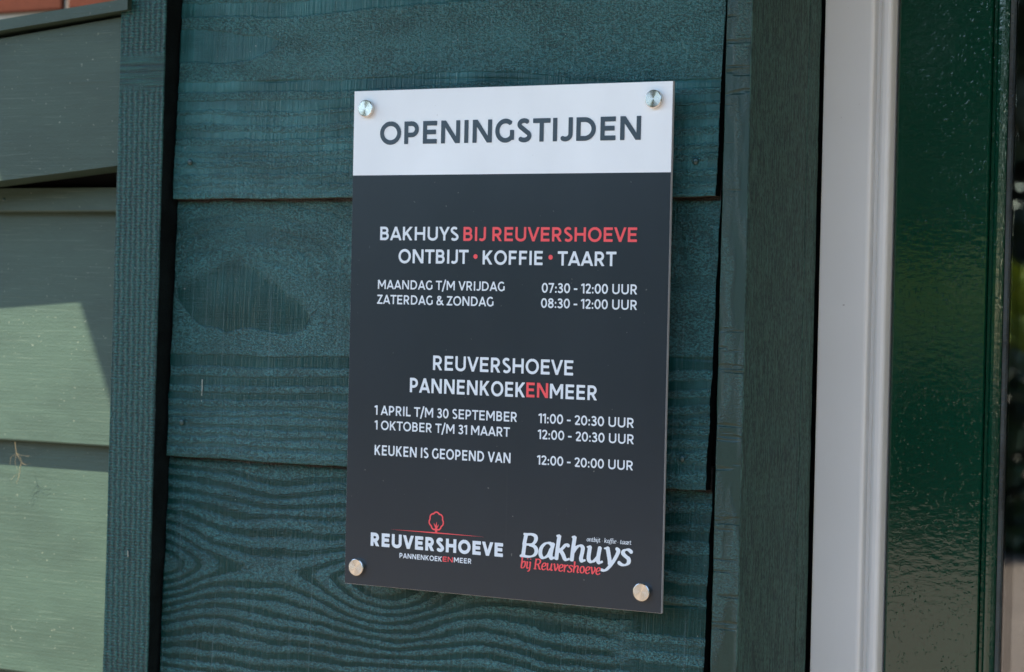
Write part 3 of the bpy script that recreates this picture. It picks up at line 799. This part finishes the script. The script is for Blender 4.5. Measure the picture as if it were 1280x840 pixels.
def serif(ch, k):
    G = {
     'a': (.62, [[(.50, .60), (.40, .67), (.24, .64), (.10, .46), (.07, .22), (.14, .05), (.26, .04), (.40, .18), (.48, .42)], [(.55, .68), (.49, .30), (.49, .10), (.54, .03), (.64, .08)]]),
     'k': (.60, [[(.02, 1.0), (.15, 1.04)], [(.14, 1.04), (.11, .5), (.10, 0)], [(.13, .33), (.30, .50), (.42, .66), (.53, .62)], [(.22, .42), (.34, .24), (.42, .07), (.50, .03), (.60, .08)]]),
     'h': (.64, [[(.02, 1.0), (.15, 1.04)], [(.14, 1.04), (.11, .5), (.10, 0)], [(.13, .38), (.24, .58), (.37, .67), (.48, .60), (.48, .40), (.45, .14), (.50, .03), (.62, .08)]]),
     'u': (.66, [[(.0, .63), (.12, .67)], [(.12, .67), (.10, .36), (.11, .12), (.20, .03), (.32, .08), (.46, .28)], [(.50, .67), (.47, .34), (.47, .10), (.53, .02), (.64, .08)]]),
     'y': (.60, [[(.0, .63), (.13, .67)], [(.13, .67), (.19, .42), (.25, .16), (.27, .0)], [(.48, .66), (.55, .58), (.50, .38), (.38, .10), (.24, -.14), (.10, -.28), (-.05, -.26)]]),
     's': (.48, [[(.45, .57), (.32, .66), (.17, .62), (.13, .50), (.24, .38), (.36, .28), (.37, .12), (.26, .02), (.12, .02), (.0, .10)]]),
     'b': (.54, [[(.02, 1.0), (.14, 1.04)], [(.14, 1.04), (.11, .5), (.10, .08)], [(.12, .40), (.24, .62), (.38, .66), (.46, .50), (.43, .22), (.30, .04), (.16, .02), (.10, .08)]]),
     'e': (.50, [[(.10, .30), (.30, .36), (.43, .48), (.40, .62), (.28, .67), (.15, .56), (.08, .34), (.10, .12), (.22, .02), (.34, .05), (.44, .14)]]),
     'i': (.29, [[(.0, .62), (.12, .67)], [(.12, .67), (.10, .30), (.11, .08), (.17, .02), (.27, .08)], [(.12, .90), (.12, .97)]]),
     'j': (.26, [[(.0, .62), (.12, .67)], [(.12, .67), (.11, .20), (.08, -.10), (.0, -.24), (-.10, -.26)], [(.12, .90), (.12, .97)]]),
     'n': (.62, [[(.0, .62), (.12, .67)], [(.12, .67), (.10, .3), (.10, 0)], [(.13, .38), (.24, .58), (.37, .67), (.48, .60), (.48, .40), (.45, .14), (.50, .03), (.60, .08)]]),
     'o': (.52, [ell(.26, .345, .19, .315, 90, 450, 20)]),
     'r': (.42, [[(.0, .62), (.12, .67)], [(.12, .67), (.10, .3), (.10, 0)], [(.13, .38), (.22, .56), (.34, .66), (.42, .62)]]),
     't': (.38, [[(.16, .88), (.13, .5), (.12, .16), (.18, .03), (.28, .04), (.36, .12)], [(.0, .65), (.34, .65)]]),
     'v': (.50, [[(.0, .62), (.10, .67)], [(.10, .67), (.16, .38), (.22, .04)], [(.23, .02), (.38, .26), (.46, .50), (.40, .66)]]),
     'f': (.34, [[(-.10, -.22), (.0, -.20), (.08, .05), (.13, .5), (.19, .86), (.28, 1.02), (.40, 1.0)], [(.0, .65), (.32, .65)]]),
     'B': (.70, [[(.10, .5), (.15, .96)], [(.10, .0+.04), (.12, .5)], [(-.02, .03), (.24, .03)], [(.04, .97), (.28, .97)], [(.15, .97), (.38, .98), (.53, .90), (.54, .72), (.42, .57), (.16, .53)], [(.30, .53), (.52, .47), (.61, .30), (.55, .12), (.38, .03), (.12, .03)]]),
     'R': (.68, [[(.10, .5), (.15, .96)], [(.10, .04), (.12, .5)], [(-.02, .03), (.24, .03)], [(.04, .97), (.28, .97)], [(.15, .97), (.38, .98), (.55, .88), (.54, .66), (.40, .52), (.16, .49)], [(.34, .50), (.46, .26), (.54, .06), (.66, .04)]]),
     '.': (.30, [[(.12, .30), (.12, .37)]]), ' ': (.26, [])}
    adv, S = G[ch]
    out = []
    for P in S:
        P = [(p[0]*k+0.075*p[1], p[1]) for p in P]
        out.append(crom(P, 5) if 2 < len(P) < 15 else P)
    return adv*k, out

def sdf_poly(X, Y, P, hws):
    D = np.full(X.shape, 9.0); n = len(P)-1
    for i in range(n):
        (ax, ay), (bx, by) = P[i], P[i+1]
        L = math.hypot(bx-ax, by-ay)
        if L < 1e-9: continue
        ux, uy = (bx-ax)/L, (by-ay)/L
        t = (X-ax)*ux+(Y-ay)*uy; pz = -(X-ax)*uy+(Y-ay)*ux
        tc = np.clip(t, 0, L); w = hws[i]+(hws[i+1]-hws[i])*tc/L
        dd = np.hypot(t-tc, pz)-w
        if i == 0: dd = np.where(t < 0, np.maximum(np.abs(pz)-w, -t), dd)
        if i == n-1: dd = np.where(t > L, np.maximum(np.abs(pz)-w, t-L), dd)
        D = np.minimum(D, dd)
    return D

def march(X, Y, D):
    polys = []
    ny, nx = D.shape
    ins = D < 0
    full = ins[:-1, :-1] & ins[1:, :-1] & ins[:-1, 1:] & ins[1:, 1:]
    anyc = ins[:-1, :-1] | ins[1:, :-1] | ins[:-1, 1:] | ins[1:, 1:]
    for j in range(ny-1):
        i = 0
        while i < nx-1:
            if full[j, i]:
                k = i
                while k+1 < nx-1 and full[j, k+1]: k += 1
                polys.append([(X[j, i], Y[j, i]), (X[j, k+1], Y[j, k+1]), (X[j+1, k+1], Y[j+1, k+1]), (X[j+1, i], Y[j+1, i])])
                i = k+1; continue
            if anyc[j, i]:
                cs = [(j, i), (j, i+1), (j+1, i+1), (j+1, i)]; pl = []
                for q in range(4):
                    a, b = cs[q], cs[(q+1) % 4]
                    if D[a] < 0: pl.append((X[a], Y[a]))
                    if (D[a] < 0) != (D[b] < 0):
                        t = D[a]/(D[a]-D[b]); pl.append((X[a]+(X[b]-X[a])*t, Y[a]+(Y[b]-Y[a])*t))
                if len(pl) > 2: polys.append(pl)
            i += 1
    return polys

_cache = {}
def glyph_polys(ch, style, w, k, res):
    key = (ch, style, round(w, 3), round(k, 3), res)
    if key in _cache: return _cache[key]
    if style == 'sans':
        adv, lb_, S = sans(ch, w, k)
        x0, x1, y0, y1 = -.15, adv+.2, -.22, 1.2
    else:
        adv, S = serif(ch, k); lb_ = 0
        x0, x1, y0, y1 = -.35, adv+.5, -.42, 1.2
    nx = int((x1-x0)*res)+1; ny = int((y1-y0)*res)+1
    X, Y = np.meshgrid(x0+np.arange(nx)/res, y0+np.arange(ny)/res)
    D = np.full(X.shape, 9.0)
    for e in S:
        if style == 'sans':
            P, clip = e
            if clip == 'dot':
                D = np.minimum(D, np.hypot(X-P[0][0], Y-.47)-.155); continue
            dd = sdf_poly(X, Y, P, [w/2]*len(P))
            if clip is not None: dd = np.maximum(dd, np.maximum(-Y, Y-1))
            if clip == 'N': dd = np.maximum(dd, np.maximum(-X, X-(adv-2*lb_)))
        else:
            P = e; thin, thick = w*.40/2, w/2
            seg = []
            for i in range(len(P)-1):
                dx, dy = P[i+1][0]-P[i][0], P[i+1][1]-P[i][1]; L = math.hypot(dx, dy)+1e-9
                seg.append(thin+(thick-thin)*abs(dy-0.25*dx)/L/1.0)
            seg = [min(s_, thick) for s_ in seg]
            hw = [seg[0]]+[(seg[i]+seg[i+1])/2 for i in range(len(seg)-1)]+[seg[-1]]
            dd = sdf_poly(X, Y, P, hw)
        D = np.minimum(D, dd)
    r_ = (adv, lb_, march(X, Y, D) if S else [])
    _cache[key] = r_
    return r_

def text_line(txt, x0, x1, zbase, cap, w, mat, style='sans', res=34, label=None, name="lettering", y=-0.0006):
    """stroke lettering stretched to run from x0 to x1 (metres)"""
    target = (x1-x0)/cap
    def total(k):
        s_ = 0
        for i, c in enumerate(txt):
            a, l, _ = sans(c, w, k) if style == 'sans' else (serif(c, k)[0], 0, 0)
            s_ += a
            if style == 'sans' and i == 0: s_ -= l
            if style == 'sans' and i == len(txt)-1: s_ -= l
        return s_
    lo, hi = 0.5, 2.0
    for _ in range(30):
        md = (lo+hi)/2
        if total(md) < target: lo = md
        else: hi = md
    k = round(lo, 3)
    V = []; F = []; pen = 0
    for i, c in enumerate(txt):
        a, l, polys = glyph_polys(c, style, w, k, res)
        if i == 0 and style == 'sans': pen = -l
        for pl in polys:
            b_ = len(V)
            for (px, py) in pl:
                V.append((x0+(pen+l+px)*cap, y, zbase+py*cap))
            F.append(tuple(range(b_, b_+len(pl))))
        pen += a
    o = part(name, V, F, mat, sign)
    o['label'] = label or ("lettering " + txt)
    return o

text_line("OPENINGSTIJDEN", -.1217, .1216, 1.7141, .0190, .205, M_TEXTD, res=60)
text_line("BAKHUYS", -.1195, -.0430, 1.6333, .0114, .185, M_TEXTW)
text_line("BIJ REUVERSHOEVE", -.0384, .1201, 1.6331, .0116, .185, M_TEXTR)
text_line("ONTBIJT", -.1009, -.0332, 1.6141, .0117, .185, M_TEXTW)
text_line("KOFFIE", -.0197, .0361, 1.6138, .0116, .185, M_TEXTW)
text_line("TAART", .0499, .1024, 1.6137, .0116, .185, M_TEXTW)
for xd in (-.0265, .0434):
    P = ell(xd, 1.6203, .0020, .0020, 0, 360, 20)[:-1]
    part("bullet", [(p[0], -0.0006, p[1]) for p in P], [tuple(range(len(P)))], M_TEXTR, sign)
SM = dict(w=.165, mat=M_TEXTW)
def small(t, a, b, z, c): text_line(t, a, b, z, c, .168, M_TEXTW, res=26)
small("MAANDAG T/M VRIJDAG", -.1207, .0018, 1.5921, .0077)
small("ZATERDAG & ZONDAG", -.1212, -.0084, 1.5794, .0078)
small("07:30 - 12:00 UUR", .0359, .1213, 1.5915, .0080)
small("08:30 - 12:00 UUR", .0355, .1216, 1.5792, .0079)
text_line("REUVERSHOEVE", -.0650, .0660, 1.5252, .0122, .18, M_TEXTW)
text_line("PANNENKOEK", -.0871, .0225, 1.5058, .0122, .18, M_TEXTW)
text_line("EN", .0237, .0438, 1.5061, .0121, .18, M_TEXTR)
text_line("MEER", .0454, .0880, 1.5060, .0119, .18, M_TEXTW)
small("1 APRIL T/M 30 SEPTEMBER", -.1214, .0157, 1.4854, .0081)
small("1 OKTOBER T/M 31 MAART", -.1211, .0093, 1.4729, .0078)
small("11:00 - 20:30 UUR", .0356, .1211, 1.4855, .0079)
small("12:00 - 20:30 UUR", .0353, .1214, 1.4725, .0078)
small("KEUKEN IS GEOPEND VAN", -.1207, .0105, 1.4513, .0086)
small("12:00 - 20:00 UUR", .0351, .1212, 1.4517, .0077)
text_line("REUVERSHOEVE", -.1228, .0050, 1.3740, .0114, .25, M_TEXTW, label="lettering REUVERSHOEVE in the tree logo")
text_line("PANNENKOEK", -.0939, -.0526, 1.3658, .0043, .19, M_TEXTW, res=16, label="small lettering PANNENKOEK under the tree logo")
text_line("EN", -.0517, -.0420, 1.3660, .0043, .19, M_TEXTR, res=16, label="small red lettering EN")
text_line("MEER", -.0410, -.0243, 1.3661, .0043, .19, M_TEXTW, res=16, label="small lettering MEER")
text_line("Bakhuys", .0216, .1215, 1.3757, .0192, .185, M_TEXTW, style='serif', res=30)
text_line("bij Reuvershoeve", .0216, .0945, 1.3664, .0085, .16, M_TEXTR, style='serif', res=20)
text_line("ontbijt . koffie . taart", .0815, .1212, 1.3925, .0036, .15, M_TEXTW, style='serif', res=16)
# logo: ground line tapering at both ends, and a little tree
part("emblem_line", [(-.1032, -.0006, 1.3893), (-.0586, -.0006, 1.3889), (-.0126, -.0006, 1.3893), (-.0586, -.0006, 1.3899)], [(0, 1, 2, 3)], M_TEXTR, sign)
def tree_polys():
    res = 5000; X, Y = np.meshgrid(np.arange(-.012, .012, 1/res), np.arange(-.001, .021, 1/res))
    cr = []
    for i in range(73):
        a = math.radians(-90+360*i/72); rr = 0.93+0.13*abs(math.cos(3.5*(a-1.57)))
        cr.append((.0066*rr*math.cos(a), .0097+.0070*rr*math.sin(a)))
    D = sdf_poly(X, Y, cr, [.00062]*73)
    inner = np.hypot(X/.95, (Y-.0024)/1.0)
    D = np.minimum(D, sdf_poly(X, Y, [(0, 0), (0, .0035), (0, .0060), (.0004, .0092)], [.0011, .0011, .0007, .0001]))
    D = np.minimum(D, sdf_poly(X, Y, [(0, .0040), (-.0018, .0068), (-.0022, .0080)], [.0006, .0004, .0001]))
    D = np.minimum(D, sdf_poly(X, Y, [(0, .0034), (.0018, .0060), (.0022, .0072)], [.0006, .0004, .0001]))
    return march(X, Y, D)
V = []; F = []
for pl in tree_polys():
    b_ = len(V)
    for (a, c) in pl: V.append((-.0587+a, -.0006 if c > .0006 else -.0007, 1.3893+c*1.02))
    F.append(tuple(range(b_, b_+len(pl))))
part("tree_emblem", V, F, M_TEXTR, sign)

# ---- stand-off screws: turned cap in front, spacer sleeve behind the panel
def lathe(name, prof, n, mat):
    V = []; F = []
    for (yy, rr) in prof:
        for k in range(n):
            a = 2*math.pi*k/n; V.append((rr*math.cos(a), yy, rr*math.sin(a)))
    for i in range(len(prof)-1):
        for k in range(n):
            F.append((i*n+k, i*n+(k+1) % n, (i+1)*n+(k+1) % n, (i+1)*n+k))
    F.append(tuple(range(n))); F.append(tuple((len(prof)-1)*n+k for k in range(n)))
    me = bpy.data.meshes.new(name); me.from_pydata(V, [], F)
    bm = bmesh.new(); bm.from_mesh(me); bmesh.ops.recalc_face_normals(bm, faces=bm.faces); bm.to_mesh(me); bm.free()
    me.materials.append(mat); return me
capm = lathe("screw_cap", [(-.0044, .0066), (-.0040, .0071), (-.0036, .0073), (-.0006, .0073), (-.0004, .0070)], 48, M_STEEL)
slm = lathe("spacer", [(.0031, .0060), (.0220, .0060)], 24, M_STEEL)
for (sx_, sz_) in ((-.1348, 1.7446), (.1333, 1.7459), (-.1352, 1.3550), (.1322, 1.3560)):
    c_ = bpy.data.objects.new("screw_cap", capm); COL.objects.link(c_); c_.parent = sign
    c_.location = Vector((sx_, 0, sz_))-sign.location
    s_ = bpy.data.objects.new("spacer", slm); COL.objects.link(s_); s_.parent = c_

# ------------------------------------------------------------------ garden opposite, seen only as reflections; last hedge added to block light
def foliage(name, n, vol, size, mat, label, cat, kind=None, seed=0):
    rs_ = np.random.RandomState(seed)
    P = vol(rs_, n)
    a = rs_.normal(size=(n, 3)); a /= np.linalg.norm(a, axis=1)[:, None]
    b = rs_.normal(size=(n, 3)); b -= (b*a).sum(1)[:, None]*a; b /= np.linalg.norm(b, axis=1)[:, None]
    s = size*rs_.uniform(.6, 1.3, n)[:, None]
    V = np.stack([P-a*s, P+b*s*.5, P+a*s, P-b*s*.5], 1).reshape(-1, 3)
    me = bpy.data.meshes.new(name)
    me.from_pydata(V.tolist(), [], np.arange(4*n).reshape(-1, 4).tolist())
    o = link_mesh(name, me, mat); tag(o, label, cat, None, kind); return o
M_L1 = mat_leaves("hedge_leaves", (0.012, 0.030, 0.010), (0.025, 0.055, 0.016))
M_L2 = mat_leaves("bright_leaves", (0.16, 0.22, 0.02), (0.30, 0.34, 0.04))
M_L3 = mat_leaves("tree_leaves", (0.012, 0.024, 0.014), (0.022, 0.040, 0.020))
def slab(x0, x1, y0, y1, z0, z1):
    def f(rs_, n):
        return np.stack([rs_.uniform(x0, x1, n), rs_.uniform(y0, y1, n), z0+(z1-z0)*rs_.uniform(0, 1, n)**.8], 1)
    return f
foliage("hedge", 30000, slab(-22, 8, -12.9, -11.9, 0, 1.28), .10, M_L1, "clipped dark hedge across the terrace", "hedge", 'stuff', 1)
foliage("shrub_border", 26000, slab(-26, 10, -19, -15, 0.9, 1.95), .13, M_L2, "bright yellow green shrubs behind the hedge", "shrubs", 'stuff', 2)
def wood_volume(rs_, n):
    x = rs_.uniform(-42, 16, n); top = 5.0 + 4.2/(1+np.exp(-(x+9.5)/0.9)) + 0.5*np.sin(x*0.9)+0.3*np.sin(x*2.3)
    return np.stack([x, rs_.uniform(-29, -23, n), top*rs_.uniform(0, 1, n)**.8], 1)
foliage("wood", 42000, wood_volume, .32, M_L3, "dark wood beyond the garden", "trees", 'stuff', 3)
foliage("light_block_hedge", 26000, slab(6.2, 7.4, -9, -0.9, 0, 3.4), .10, M_L1, "unseen tall hedge added to cut light from the right", "hedge", 'stuff', 4)  # out of view, added to darken the right side
